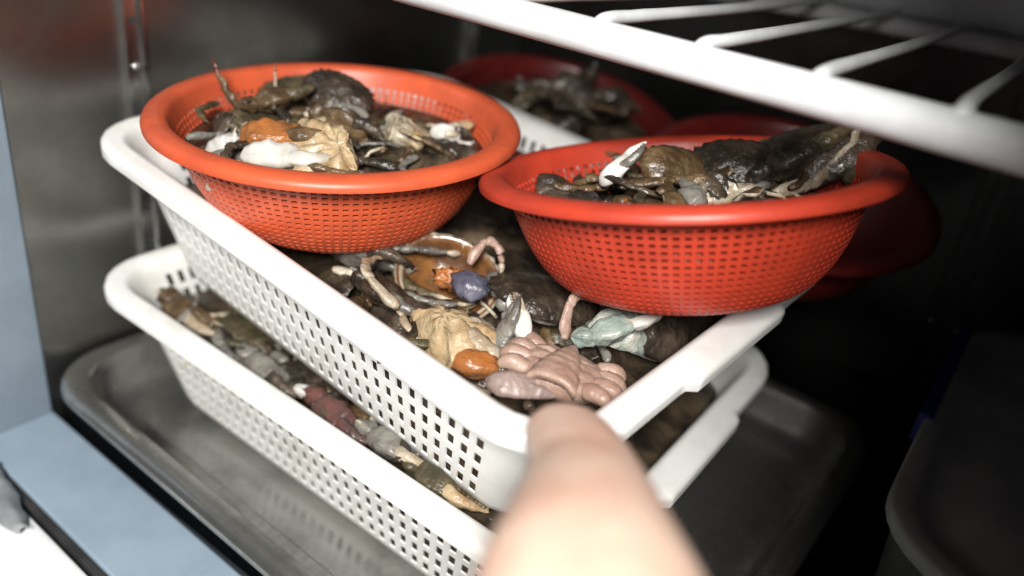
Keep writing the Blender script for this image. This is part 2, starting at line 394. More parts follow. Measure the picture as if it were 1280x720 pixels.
# ------------------------------------------------------------------ colanders
def colander_mesh(mat):
    pts = [(0.255, -0.408), (0.31, -0.398), (0.365, -0.366), (0.408, -0.310), (0.444, -0.235), (0.470, -0.155), (0.490, -0.085), (0.503, -0.045)]
    wall = [(q.x, q.y) for q in catmull([(a, b, 0) for a, b in pts], 12)]
    L = [0.0]
    for i in range(1, len(wall)): L.append(L[-1] + math.hypot(wall[i][0] - wall[i - 1][0], wall[i][1] - wall[i - 1][1]))
    def at(s):
        for i in range(1, len(L)):
            if L[i] >= s: 
                t = (s - L[i - 1]) / (L[i] - L[i - 1]); return (wall[i - 1][0] + (wall[i][0] - wall[i - 1][0]) * t, wall[i - 1][1] + (wall[i][1] - wall[i - 1][1]) * t)
        return wall[-1]
    prof = [(0.0005, -0.396), (0.12, -0.396), (0.2, -0.398), (0.232, -0.405), at(0.0)]
    hole_rows = set(); NR = 18; T = L[-1] - 0.035; g = T / NR; s0 = 0.012
    for k in range(NR):
        prof += [at(s0 + g * (k + 0.22)), at(s0 + g * (k + 0.78))]; hole_rows.add(len(prof) - 2)
    prof += [(0.506, -0.022), (0.511, -0.006), (0.522, 0.003), (0.542, 0.006), (0.566, 0.002), (0.579, -0.008), (0.585, -0.022), (0.584, -0.036)]
    NC = 110; th = 0.009
    ang = []
    for k in range(NC): ang += [2 * math.pi * (k + 0.21) / NC, 2 * math.pi * (k + 0.79) / NC]
    out = []; inn = []; n = len(prof)
    for i, (r, z) in enumerate(prof):
        p0 = prof[max(i - 1, 0)]; p1 = prof[min(i + 1, n - 1)]
        tx, tz = p1[0] - p0[0], p1[1] - p0[1]; l = math.hypot(tx, tz); nx, nz = tz / l, -tx / l
        inn.append([Vector((r * math.cos(a), r * math.sin(a), z)) for a in ang])
        r2 = max(r + th * nx, 0.0004); out.append([Vector((r2 * math.cos(a), r2 * math.sin(a), z + th * nz)) for a in ang])
    holes = {(i, j) for i in hole_rows for j in range(0, 2 * NC, 2)}
    V, F = grid_shell(out, inn, holes, True); V = [Vector((v.x * 0.88, v.y * 0.88, v.z * 0.745)) for v in V]
    return make_mesh('colander', V, F, mat, sharp=R(55))
CO = colander_mesh('orange_plastic'); CR_ = colander_mesh('red_plastic'); CD = colander_mesh('red_plastic_shaded')
def colander(me, loc, rot, label):
    return tag(mesh_obj('colander', me, None, loc, rot), label, 'colander', 'round plastic colanders of crab')
COL_L = ((-1.646, 1.558, -0.635), (R(3.2), R(0.3), R(0)))
COL_R = ((-0.732, 1.857, -0.5755), (R(-0.8), R(-13.6), R(0)))
colander(CO, *COL_L, 'bright orange colander heaped with crab pieces over the left end of the basket')
colander(CR_, *COL_R, 'red orange colander of crab tilted over the right end of the basket')
COL_A = ((-1.68, 2.82, -0.80), (R(12), R(4), R(40)))
COL_B = ((-0.70, 2.78, -0.80), (R(10), R(-6), R(60)))
colander(CD, *COL_A, 'shade-darkened red colander of crab in the shadow behind both orange ones')
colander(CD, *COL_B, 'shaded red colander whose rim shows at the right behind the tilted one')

# ------------------------------------------------------------------ packed crab debris that fills the vessels below the pieces one can tell apart
pm('debris', (0.014, 0.011, 0.008), (0.13, 0.095, 0.06), 38, rough=0.38, bump=1.0, bscale=150, c3=(0.045, 0.032, 0.02), coat=0.12, detail=8.0, lo=0.36, hi=0.66)
def debris(rows, rings, z, loc, rot, label, amp, seed):
    n = len(rows[0]); V = [p for r in rows for p in r]; F = []; nr = len(rows)
    for i in range(nr - 1):
        for j in range(n): F.append([i * n + j, i * n + (j + 1) % n, (i + 1) * n + (j + 1) % n, (i + 1) * n + j])
    top = rows[-1]
    for k in range(1, rings):
        f = 1 - k / rings
        for p in top:
            q = Vector((p.x * f, p.y * f, z)); e = min(1.0, (1 - f) * 6)
            h = noise.noise(Vector((q.x * 9, q.y * 9, seed))) + 0.9 * abs(noise.noise(Vector((q.x * 22, q.y * 22, seed + 4)))) + 0.5 * noise.noise(Vector((q.x * 50, q.y * 50, seed + 9)))
            q.z += amp * h * e; V.append(q)
    for k in range(rings - 1):
        a = (nr - 1 + k) * n
        for j in range(n): F.append([a + j, a + (j + 1) % n, a + n + (j + 1) % n, a + n + j])
    F.append([len(V) - n + j for j in range(n)]); F.append(list(range(n))[::-1])
    o = part('crab_debris', V, F, 'debris', None, loc, rot); o['label'] = label; o['category'] = 'crab debris'; o['kind'] = 'stuff'
    return o
def debris_round(loc, rot, label, ztop, seed):
    prof = [(0.24, -0.388), (0.30, -0.380), (0.353, -0.352), (0.397, -0.298), (0.434, -0.225), (0.460, -0.15), (0.480, -0.085)]
    prof = [p for p in prof if p[1] * 0.745 < ztop - 0.01]; a, b = prof[-1]
    prof.append((a + 0.012, ztop / 0.745)); n = 96
    rows = [[Vector((r * 0.88 * math.cos(2 * math.pi * j / n), r * 0.88 * math.sin(2 * math.pi * j / n), z * 0.745)) for j in range(n)] for r, z in prof]
    return debris(rows, 26, ztop, loc, rot, label, 0.030, seed)
def debris_box(loc, rot, label, ztop, seed):
    rows = []
    for z in (-BH + 0.018, -BH + 0.03, -0.34, -0.26, ztop - 0.02, ztop):
        f = (z + BH) / BH; ins = 0.190 - (0.190 - 0.072) * f + 0.016
        pts = rrect(BL / 2 - ins, BB / 2 - ins, 0.12, 6); out = []
        for i, p in enumerate(pts):
            q = pts[(i + 1) % len(pts)]; d = math.hypot(q[0] - p[0], q[1] - p[1]); m = max(1, 28 if d > 0.4 else 1)
            for k in range(m): out.append(Vector((p[0] + (q[0] - p[0]) * k / m, p[1] + (q[1] - p[1]) * k / m, z)))
        rows.append(out)
    return debris(rows, 30, ztop, loc, rot, label, 0.034, seed)
debris_box(*LOW, 'wet dark crab debris packed in the lower white basket', -0.14, 1.0)
debris_box(*UP, 'wet dark crab debris packed in the upper white basket', -0.20, 2.0)
debris_round(*COL_L, 'wet dark crab debris packed in the bright orange colander', -0.095, 3.0)
debris_round(*COL_R, 'wet dark crab debris packed in the tilted red orange colander', -0.112, 4.0)
debris_round(*COL_A, 'wet dark crab debris packed in the shaded rear colander', -0.085, 5.0)

# ------------------------------------------------------------------ wire shelf
ZS = -0.290
def shelf():
    t = tag(empty('wire_shelf', (0, 0, ZS)), 'white coated wire shelf above the colanders', 'shelf')
    yf = lambda x: 1.573 - 0.080 * x
    yr = 3.44; xl, xr = XL + 0.05, XR - 0.05
    part('front_bar', *tube_vf([(x, yf(x), 0) for x in (xl, -1.2, 0, xr)], [0.041] * 4, 18, 8, nz=0.0015, nscale=9), 'wire_coating', t)
    part('rear_bar', *tube_vf([(x, yr, -0.012) for x in (xl, -1.2, 0, xr)], [0.036] * 4, 14, 6, nz=0.001, nscale=9), 'wire_coating', t)
    for x in (xl, xr): part('side_bar', *tube_vf([(x, yf(x), 0), (x, 2.4, 0), (x, yr, -0.012)], [0.024] * 3, 12, 4), 'wire_coating', t)
    x = -0.150 - 0.2552 * 9; k = 0
    while x < xr - 0.05:
        if x > xl + 0.05:
            y0 = yf(x); j = 0.004 * math.sin(7 * x)
            P = [(x, y0 - 0.004, 0.026), (x, y0 + 0.03, 0.040), (x + j, y0 + 0.2, 0.040), (x - j, 2.4, 0.036), (x, yr - 0.06, 0.038), (x, yr + 0.02, 0.034), (x, yr + 0.05, 0.0), (x, yr + 0.052, -0.05)]
            w = part('wire', *tube_vf(P, [0.021, 0.0165] + [0.016] * 6, 12, 4, up=(1, 0, 0), nz=0.0015, nscale=16, seed=k), 'wire_coating', t)
            part('weld', *blob_vf(0.027, 0.022, 0.016, 14, 8, nz=0.5, nscale=20, seed=k), 'wire_coating', w, (x, y0 + 0.006, 0.028))
        x += 0.2552; k += 1
    return t
shelf()

# ------------------------------------------------------------------ crab builders
def carapace_vf(w=0.19, l=0.12, h=0.055, th=0.008, seed=0.0, teeth=True):
    """wide crab back shell: hollow dome with a toothed front margin; x across, y to the front"""
    NU, NV = 64, 9; O = []; I = []
    def outline(a):
        c, s = math.cos(a), math.sin(a)
        ex = 2.5; r = (abs(c) ** ex + abs(s) ** ex) ** (-1 / ex)
        x, y = c * r * w, s * r * l
        if s > 0:
            y *= 1 - 0.10 * abs(c); k = a / math.pi * 18
            if teeth: 
                tt = (k % 1.0); f = 1 + (0.10 if abs(c) > .25 else 0.05) * (1 - abs(2 * tt - 1)) ** 1.2
                x *= f; y *= f
        else:
            x *= 1 - 0.28 * (-s) ** 1.5
        return x, y
    for j in range(NV + 1):
        f = (j / NV) ** 0.8; ro = []; ri = []
        for i in range(NU):
            a = 2 * math.pi * i / NU; x, y = outline(a)
            k = f if f < 0.8 else f
            px, py = x * k, y * k
            z = h * (1 - f ** 2.6) ** 0.8
            b = 0.10 * h * (noise.noise(Vector((px * 16 + seed, py * 18, seed))) + 0.6 * noise.noise(Vector((px * 40, py * 40 + seed, 2))))
            z += b * (1 - f ** 4)
            ro.append(Vector((px, py, z))); ri.append(Vector((px * (1 - th / w * 1.2), py * (1 - th / w * 1.2), z - th * (1 - 0.4 * f))))
        O.append(ro); I.append(ri)
    V = []; F = []; n = NU
    O[0] = O[0]; 
    V = [p for r in O for p in r] + [p for r in I for p in r]
    off = (NV + 1) * n
    for j in range(NV):
        for i in range(n):
            i2 = (i + 1) % n
            F.append([j * n + i, (j + 1) * n + i, (j + 1) * n + i2, j * n + i2])
            F.append([off + j * n + i2, off + (j + 1) * n + i2, off + (j + 1) * n + i, off + j * n + i])
    for i in range(n):
        i2 = (i + 1) % n; F.append([NV * n + i, off + NV * n + i, off + NV * n + i2, NV * n + i2])
    return V, F
def shell_piece(name, w, l, h, mo, mi, seed=0.0, teeth=True):
    """loose back shell: outer skin, pale lining"""
    t = empty(name); V, F = carapace_vf(w, l, h, th=0.013, seed=seed, teeth=teeth)
    o = part('outer_shell', V, F, mo, t)
    V, F = carapace_vf(w * 0.955, l * 0.955, h * 0.93, th=0.004, seed=seed, teeth=False); V = [v + Vector((0, 0, -0.010)) for v in V]
    part('lining', V, F, mi, t)
    return t
def claw(mp, mf, L=0.24, arm=True, seed=0.0, ma=None):
    """x along the claw, fingers at +x"""
    t = empty('crab_claw'); k = L / 0.24
    s = lambda P: [Vector(p) * k for p in P]; r = lambda Q: [(a * k, b * k) for a, b in Q]
    part('palm', *tube_vf(s([(-0.004, 0, 0), (0.012, 0, 0.004), (0.045, 0, 0.008), (0.09, 0, 0.006), (0.122, 0, -0.006), (0.150, 0, -0.028), (0.185, 0, -0.036), (0.220, 0, -0.024), (0.242, 0, -0.006)]),
         r([(0.016, 0.018), (0.030, 0.038), (0.040, 0.054), (0.038, 0.058), (0.030, 0.046), (0.021, 0.024), (0.016, 0.018), (0.010, 0.011), (0.002, 0.002)]), 20, 5, nz=0.009 * k, seed=seed, nscale=40, keel=0.22), mp, t)
    fv = tube_vf(s([(0.112, 0, 0.032), (0.138, 0, 0.046), (0.175, 0, 0.048), (0.212, 0, 0.030), (0.240, 0, 0.004)]), r([(0.020, 0.020), (0.022, 0.021), (0.017, 0.017), (0.011, 0.011), (0.002, 0.002)]), 14, 4, nz=0.007 * k, seed=seed + 3, nscale=36, keel=0.2)
    tv = []
    for i in range(7):
        x = 0.138 + 0.013 * i
        V, F = blob_vf(0.007 * k, 0.006 * k, 0.010 * k, 8, 5); tv.append(([v + Vector((x, 0, 0.026 - 0.0015 * i)) * k for v in V], F))
        V, F = blob_vf(0.006 * k, 0.006 * k, 0.009 * k, 8, 5); tv.append(([v + Vector((x + 0.012, 0, -0.012 + 0.0005 * i)) * k for v in V], F))
    part('movable_finger', *merge(fv, *tv), mf, t)
    if arm:
        part('wrist', *tube_vf(s([(0.006, 0, 0), (-0.012, 0.003, 0.003), (-0.036, 0.010, 0.003), (-0.050, 0.017, 0.0)]), r([(0.020, 0.022), (0.030, 0.033), (0.027, 0.031), (0.018, 0.020)]), 18, 4, nz=0.012 * k, seed=seed + 5, nscale=44, keel=0.3), ma or mp, t)
        part('spine', *tube_vf(s([(-0.03, 0.015, 0.022), (-0.034, 0.018, 0.040), (-0.040, 0.02, 0.056)]), r([(0.010, 0.010), (0.006, 0.006), (0.001, 0.001)]), 8, 3, up=(1, 0, 0)), mf, t)
    return t
def leg(m, mt, L=0.34, bend=1.0, seed=0.0, parent=None):
    t = parent or empty('crab_limb'); k = L / 0.34
    segs = [(0.12, 0.021, 0.015), (0.06, 0.018, 0.014), (0.085, 0.016, 0.011), (0.075, 0.011, 0.001)]
    p = Vector((0, 0, 0)); ang = R(24) * bend
    for i, (l, a, b) in enumerate(segs):
        l *= k; d = Vector((math.cos(ang), 0, math.sin(ang))); q = p + d * l
        mid = p.lerp(q, 0.4) + Vector((-d.z, 0, d.x)) * 0.006 * k
        part('leg_tip' if i == 3 else 'leg_segment', *tube_vf([p, p.lerp(q, 0.14), mid, p.lerp(q, 0.85), q], [(a * k * .55, a * k * .75), (a * k * .7, a * k), (a * k * .7, a * k * (1.1 if i < 3 else .8)), (b * k * .75, b * k * 1.05), (b * k * .5, b * k * .6)], 10, 3, nz=0.006 * k, seed=seed + i, nscale=36, keel=0.25), mt if i == 3 else m, t)
        p = q - d * 0.006 * k; ang -= R([0, 38, 30, 18][(i + 1) % 4]) * bend
    return t
def body_core(mc, ms, W_=0.15, seed=0.0):
    """cleaned half body: a fan of fat leg chambers round a ragged core with a cut face"""
    t = empty('crab_chunk'); k = W_ / 0.15
    def fn(p, d):
        a = math.atan2(p.y, p.x)
        rid = abs(math.cos(a * 4.5)); q = Vector((p.x * (1 + 0.10 * rid), p.y * (1 + 0.08 * rid), p.z * (0.8 + 0.28 * rid)))
        if q.x < -0.03 * k: q.x = -0.03 * k + (q.x + 0.03 * k) * 0.15
        q += noise.noise_vector(q * (24 / k) + Vector((seed, 0, seed))) * 0.016 * k
        q += noise.noise_vector(q * (60 / k) + Vector((seed, 5, seed))) * 0.006 * k
        return q
    part('meat', *blob_vf(0.10 * k, 0.115 * k, 0.06 * k, 56, 26, fn=fn), mc, t)
    rr = random.Random(int(seed * 13))
    for i in range(5):
        a = R(-64 + 32 * i + rr.uniform(-6, 6)); c, s_ = math.cos(a), math.sin(a); e = rr.uniform(0.85, 1.15)
        P = [(0.02 * c * k, 0.03 * s_ * k, 0.012 * k), (0.07 * c * k, 0.08 * s_ * k, 0.012 * k), (0.115 * c * k, 0.125 * s_ * k, 0.0), (0.15 * e * c * k, 0.16 * e * s_ * k, -0.016 * k)]
        part('leg_stub', *tube_vf(P, [(0.016 * k, 0.03 * k), (0.030 * k, 0.042 * k), (0.030 * k, 0.034 * k), (0.019 * k, 0.020 * k)], 12, 4, nz=0.010 * k, seed=seed + i, nscale=30), mc if i % 2 else ms, t)
    return t
def underside(m1, m2, W_=0.17, seed=0.0):
    """crab lying on its back: breast plates, folded tail flap, round leg joints"""
    t = empty('crab'); k = W_ / 0.17
    def fn(p, d):
        g = 0
        for i in range(5):
            yy = (-0.085 + 0.042 * i) * k + abs(p.x) * 0.22
            g += math.exp(-((p.y - yy) / (0.0045 * k)) ** 2)
        p = p.copy()
        if d.z > 0: p.z -= 0.009 * k * g
        p.z += 0.012 * k * noise.noise(p * (16 / k) + Vector((seed, 1, 2))) + 0.004 * k * noise.noise(p * (50 / k))
        return p
    part('breast_plate', *blob_vf(0.135 * k, 0.115 * k, 0.055 * k, 56, 30, fn=fn), m1, t)
    V = []; F = []; rows = 22; n = 13
    for j in range(rows + 1):
        f = j / rows; y = (-0.125 + 0.20 * f) * k; hw = (0.062 * (1 - f ** 1.4) ** 0.7 + 0.010) * k
        seg = (f * 6) % 1.0; z = 0.058 * k * math.sqrt(max(0.05, 1 - (y / (0.15 * k)) ** 2)) + 0.006 * k * (1 - seg ** 3) * (0.4 + 0.6 * (1 - f)) + 0.003 * k * noise.noise(Vector((y * 60, 1, seed)))
        for i in range(n):
            u = -1 + 2 * i / (n - 1); V.append(Vector((u * hw, y, z + 0.010 * k * (1 - u * u) - 0.016 * k * abs(u) ** 4)))
    for j in range(rows):
        for i in range(n - 1): F.append([j * n + i, j * n + i + 1, (j + 1) * n + i + 1, (j + 1) * n + i])
    k0 = len(V); V += [v - Vector((0, 0, 0.02 * k)) for v in V]; F += [[k0 + i for i in q[::-1]] for q in F]
    ring = [i for i in range(n)] + [j * n + n - 1 for j in range(1, rows + 1)] + [rows * n + i for i in range(n - 2, -1, -1)] + [j * n for j in range(rows - 1, 0, -1)]
    F += [[ring[i], ring[(i + 1) % len(ring)], k0 + ring[(i + 1) % len(ring)], k0 + ring[i]] for i in range(len(ring))]
    part('tail_flap', V, F, m2, t)
    for sx in (-1, 1):
        for i in range(4):
            y = (-0.075 + 0.05 * i) * k; x = sx * (0.135 - 0.012 * abs(i - 1.5)) * k
            part('leg_joint', *tube_vf([(x * 0.72, y, 0.012 * k), (x, y * 1.05, 0.02 * k), (x * 1.20, y * 1.15, 0.018 * k), (x * 1.36, y * 1.24, 0.004 * k)], [(0.020 * k, 0.022 * k), (0.026 * k, 0.026 * k), (0.023 * k, 0.024 * k), (0.012 * k, 0.013 * k)], 12, 4, nz=0.005 * k, seed=seed + i, nscale=22), m1, t)
    return t
def whole_crab(m, mb, w=0.2, seed=0.0, legs=True):
    """crab right side up with folded limbs"""
    t = empty('crab'); V, F = carapace_vf(w, w * 0.62, w * 0.27, seed=seed); part('carapace', V, F, m, t)
    part('belly', *blob_vf(w * 0.86, w * 0.52, w * 0.2, 24, 10, nz=0.1, seed=seed), mb, t, (0, 0, -0.01))
    for sx in (-1, 1):
        for i in range(4):
            if not legs:
                y = (-0.075 + 0.05 * i) * w / 0.17; x = sx * 0.125 * w / 0.17; q = w / 0.17
                part('leg_stub', *tube_vf([(x * 0.72, y, -0.02), (x, y * 1.05, -0.015), (x * 1.2, y * 1.15, -0.025)], [0.022 * q, 0.026 * q, 0.016 * q], 10, 3, nz=0.006, seed=seed + i, nscale=24), mb, t)
                continue
            a = R(-58 + 26 * i)
            e = Euler((0, 0, a if sx > 0 else math.pi - a)); lg = empty('leg', (sx * w * 0.62, -w * 0.32 + i * w * 0.16, -0.03), e); lg.parent = t
            leg(m, m, 0.30 * w / 0.2, 0.8 + 0.15 * i, seed + i, lg)
    return t

def fragment(mo, mi, size=0.09, seed=0):
    """jagged broken piece of curved shell with a pale broken edge"""
    rr = random.Random(seed * 7 + 3); n = 22; m = 5
    corner = [rr.uniform(0.5, 1.0) for _ in range(9)]; asp = rr.uniform(0.55, 1.0)
    def rad(a):
        q = a / (2 * math.pi) * 9; i = int(q) % 9; f = q - int(q)
        return corner[i] * (1 - f) + corner[(i + 1) % 9] * f + 0.05 * math.sin(a * 11 + seed)
    O = []; I = []; cv = rr.uniform(2.5, 7.0); cy = rr.uniform(0.5, 4.0); th = 0.008
    for j in range(m + 1):
        f = (j / m) ** 0.8
        for i in range(n):
            a = 2 * math.pi * i / n; r_ = rad(a) * size * f; x, y = r_ * math.cos(a), r_ * math.sin(a) * asp
            z = -cv * x * x - cy * y * y * 2 + 0.10 * size * noise.noise(Vector((x * 40 + seed, y * 40, seed))) + 0.12 * size * abs(noise.noise(Vector((x * 18 + seed, y * 22, 4.5))))
            O.append(Vector((x, y, z))); I.append(Vector((x * 0.97, y * 0.97, z - th)))
    V = O + I; F = []; o = len(O); mi_ = []
    for j in range(m):
        for i in range(n):
            k = (i + 1) % n
            F.append([j * n + i, (j + 1) * n + i, (j + 1) * n + k, j * n + k]); mi_.append(0)
            F.append([o + j * n + k, o + (j + 1) * n + k, o + (j + 1) * n + i, o + j * n + i]); mi_.append(1)
    for i in range(n):
        k = (i + 1) % n; F.append([m * n + i, o + m * n + i, o + m * n + k, m * n + k]); mi_.append(1)
    me = bpy.data.meshes.new('shell_fragment'); me.from_pydata([tuple(v) for v in V], [], F)
    me.materials.append(MATS[mo]); me.materials.append(MATS[mi])
    for p, q in zip(me.polygons, mi_): p.material_index = q; p.use_smooth = True
    return mesh_obj('shell_fragment', me)
def aim_euler(zdir, roll=0.0):
    """rotation that turns a piece's z axis along zdir"""
    return (Vector(zdir).to_track_quat('Z', 'Y') @ Euler((0, 0, R(roll))).to_quaternion()).to_euler()
def put(t, loc, rot, label, cat, group, name=None, scale=1.0):
    t.location = loc; t.rotation_euler = [R(a) for a in rot]; t.scale = (scale,) * 3
    if name: t.name = name
    return tag(t, label, cat, group)

GL, GR_, GU, GW, GA = 'crab pieces in the orange colander', 'crab pieces in the tilted colander', 'crab pieces in the upper basket', 'crab pieces in the lower basket', 'crab pieces in the shaded colander'
IR = 36.2       # yaw that lays a piece's x axis along the picture's horizontal
# ---- heap in the orange colander
put(body_core('cream', 'cream', 0.155, 1), (-1.475, 1.395, -0.700), (-24, 6, IR + 200), 'cream cleaned crab body with leg stubs at the front of the orange colander', 'crab', GL)
put(claw('white_shell', 'white_shell', 0.24, False, 2), (-1.625, 1.225, -0.700), (78, -4, IR + 6), 'smooth white crab claw beside the cream body in the orange colander', 'crab claw', GL)
put(claw('shell_orange', 'shell_brown', 0.25, False, 3), (-1.70, 1.28, -0.680), (70, -6, IR + 4), 'orange brown crab claw lying above the white claw', 'crab claw', GL)
put(claw('white_shell', 'cream_pale', 0.15, True, 5), (-1.735, 1.265, -0.705), (40, 30, IR + 150), 'small chalky crab claw joint at the left end of the orange colander', 'crab claw', GL)
put(whole_crab('grey_shell', 'cream_pale', 0.095, 4, False), (-1.68, 1.235, -0.735), (20, -10, IR + 30), 'small mottled crab against the left wall of the orange colander', 'crab', GL)
put(shell_piece('crab_shell', 0.115, 0.085, 0.05, 'shell_dark', 'cream_pale', 2), (-1.79, 1.68, -0.645), (38, 14, IR - 16), 'dark brown tilted crab shell at the top of the orange colander heap', 'crab shell', GL)
put(claw('shell_brown', 'shell_dark', 0.21, True, 8), (-1.70, 1.55, -0.670), (20, 10, IR - 20), 'glossy brown crab claw below the tilted dark shell', 'crab claw', GL)
put(claw('shell_brown', 'shell_olive', 0.19, True, 9), (-1.86, 1.44, -0.655), (70, -12, IR + 40), 'brown crab claw standing left of the tilted dark shell', 'crab claw', GL)
put(shell_piece('crab_shell', 0.13, 0.09, 0.05, 'shell_olive', 'cream_pale', 5), (-1.93, 1.66, -0.685), (36, -8, IR + 10), 'olive crab shell against the back wall of the orange colander', 'crab shell', GL)
put(body_core('cream_pale', 'cream', 0.12, 6), (-1.565, 1.705, -0.698), (-10, 20, IR + 15), 'pale tan crab body right of the tilted dark shell', 'crab', GL)
put(body_core('cream_pale', 'grey_shell', 0.085, 7), (-1.645, 1.575, -0.702), (30, 40, IR + 100), 'little pale crab body wedged in the middle of the orange heap', 'crab', GL)
put(claw('shell_olive', 'shell_dark', 0.26, True, 10), (-1.52, 1.575, -0.765), (70, 8, IR - 4), 'dark olive crab claw at the right front of the orange colander', 'crab claw', GL)
put(claw('shell_dark', 'shell_dark', 0.24, True, 11), (-1.49, 1.76, -0.745), (40, 0, IR - 25), 'blackish crab claw at the right back of the orange colander', 'crab claw', GL)
put(claw('white_shell', 'shell_dark', 0.13, False, 12), (-1.50, 1.79, -0.695), (10, 4, IR + 4), 'slim white tipped claw above the blackish claw', 'crab claw', GL)
put(leg('shell_brown', 'red_tip', 0.24, -0.4, 1), (-1.86, 1.43, -0.700), (0, -35, IR + 150), 'crab leg with a dark red tip poking up at the left', 'crab leg', GL)
put(leg('cream_pale', 'shell_orange', 0.16, -0.4, 2), (-1.90, 1.55, -0.690), (0, -50, IR + 110), 'short pale crab leg pointing up beside the red tipped leg', 'crab leg', GL)
put(whole_crab('shell_olive', 'grey_shell', 0.125, 13, False), (-1.86, 1.47, -0.720), (28, 6, IR + 60), 'mottled green grey crab behind the orange brown claw', 'crab', GL)
put(whole_crab('shell_dark', 'shell_brown', 0.13, 15, False), (-1.40, 1.66, -0.785), (24, 10, IR - 60), 'dark crab low at the right side of the orange colander', 'crab', GL)
put(leg('shell_dark', 'shell_dark', 0.34, 0.8, 3), (-1.40, 1.50, -0.745), (80, 0, IR + 8), 'long dark crab leg along the right front rim', 'crab leg', GL)
put(leg('shell_brown', 'cream', 0.30, 1.0, 4), (-1.50, 1.37, -0.730), (60, 10, IR + 176), 'brown crab leg between the white claw and the cream body', 'crab leg', GL)

# ---- heap in the tilted colander
put(claw('white_shell', 'grey_shell', 0.15, False, 30), (-0.895, 1.755, -0.655), (80, -50, IR + 8), 'stubby white crab claw at the left of the tilted colander', 'crab claw', GR_)
put(shell_piece('crab_shell', 0.13, 0.085, 0.05, 'shell_brown', 'amber_flesh', 31), (-0.775, 1.965, -0.640), (44, 10, IR + 24), 'brown crab shell leaning in the middle of the tilted colander', 'crab shell', GR_)
put(shell_piece('crab_shell', 0.13, 0.10, 0.06, 'shell_dark', 'shell_brown', 32), (-0.665, 2.06, -0.625), (58, -10, IR - 14), 'darker crab shell just right of the leaning brown shell', 'crab shell', GR_)
put(claw('shell_brown', 'shell_orange', 0.24, True, 33), (-0.80, 1.76, -0.700), (60, 4, IR + 10), 'brown crab claw under the stubby white claw', 'crab claw', GR_)
put(body_core('cream_pale', 'grey_shell', 0.12, 34), (-0.655, 1.93, -0.660), (-12, 10, IR + 70), 'pale green grey crab body at the front of the tilted colander', 'crab', GR_)
put(leg('shell_brown', 'shell_brown', 0.34, 0.6, 35), (-0.845, 1.80, -0.655), (70, -14, IR + 0), 'thin brown crab leg across the front of the tilted colander', 'crab leg', GR_)
put(leg('shell_orange', 'shell_brown', 0.26, 0.6, 36), (-0.80, 1.74, -0.685), (84, 2, IR - 4), 'orange edged crab leg lying along the front rim', 'crab leg', GR_)
put(whole_crab('shell_dark', 'shell_olive', 0.17, 37, False), (-0.515, 2.17, -0.550), (40, -26, IR - 30), 'big blackish crab heaped at the right of the tilted colander', 'crab', GR_)
put(claw('shell_dark', 'shell_olive', 0.26, True, 38), (-0.575, 2.06, -0.590), (50, -30, IR + 16), 'dark olive crab claw before the big blackish crab', 'crab claw', GR_)
put(leg('cream_pale', 'cream_pale', 0.36, -0.7, 39), (-0.525, 1.985, -0.620), (0, -30, IR + 22), 'long pale crab leg arching up at the right rim', 'crab leg', GR_)
put(claw('cream_pale', 'grey_shell', 0.13, False, 40), (-0.61, 1.94, -0.635), (30, 0, IR + 30), 'small pale claw at the foot of the blackish heap', 'crab claw', GR_)

# ---- upper basket
put(shell_piece('crab_shell', 0.150, 0.130, 0.085, 'cream_pale', 'amber_flesh', 60), (-1.195, 1.545, -0.985), (0, 0, 0), 'upturned open crab shell with amber lining between the two colanders', 'crab shell', GU).rotation_euler = aim_euler((-0.42, 0.50, -0.72), 20)
o = tag(part('crab_innards', *blob_vf(0.05, 0.042, 0.032, 24, 14, nz=0.35, nscale=18, seed=3), 'blue_membrane', None, (-1.085, 1.505, -0.945), (0.4, 0.2, 0.5)), 'blue purple crab innards in the open shell', 'crab innards', GU)
o = tag(part('crab_innards', *blob_vf(0.05, 0.03, 0.03, 24, 14, nz=0.6, nscale=26, seed=8), 'shell_orange', None, (-1.165, 1.525, -0.965), (0.4, 0.2, 0.9)), 'amber lump of crab innards left of the blue purple one', 'crab innards', GU)
put(leg('pink_flesh', 'cream_pale', 0.22, 1.9, 61), (-1.135, 1.555, -0.915), (-30, -10, IR + 14), 'pale curled crab limb edging the blue purple innards', 'crab leg', GU)
put(leg('cream_pale', 'cream', 0.30, 1.1, 62), (-1.155, 1.305, -0.965), (-60, -18, IR + 125), 'bent cream crab leg left of the open shell', 'crab leg', GU)
put(body_core('cream', 'cream_pale', 0.165, 63), (-1.03, 1.335, -1.015), (-10, 8, IR + 30), 'cream yellow crab body in front of the open shell', 'crab', GU)
put(claw('shell_orange', 'shell_brown', 0.20, False, 64), (-0.935, 1.265, -1.000), (60, 10, IR + 12), 'translucent brown crab claw below the cream yellow body', 'crab claw', GU)
put(claw('grey_shell', 'grey_shell', 0.15, False, 65), (-0.905, 1.40, -1.020), (30, -60, IR + 60), 'grey claw tip standing right of the cream yellow body', 'crab claw', GU)
put(whole_crab('shell_dark', 'grey_shell', 0.165, 66, False), (-0.945, 1.665, -0.985), (10, 14, IR + 20), 'large shade-darkened crab between the cream body and the tilted colander', 'crab', GU)  # olive crab in the dark shell colour, standing in for shade
put(underside('pink_flesh', 'pink_flesh', 0.14, 67), (-0.725, 1.405, -0.995), (-6, 4, IR - 22), 'pink crab lying belly up in the near corner of the upper basket', 'crab', GU)
put(claw('mauve_flesh', 'mauve_flesh', 0.19, False, 68), (-0.825, 1.255, -0.995), (80, 4, IR + 6), 'mauve smooth crab claw against the front rim by the belly up crab', 'crab claw', GU)
put(leg('pink_flesh', 'grey_shell', 0.26, 1.4, 69), (-0.80, 1.53, -0.985), (-30, -36, IR + 52), 'curled pink crab leg behind the belly up crab', 'crab leg', GU)
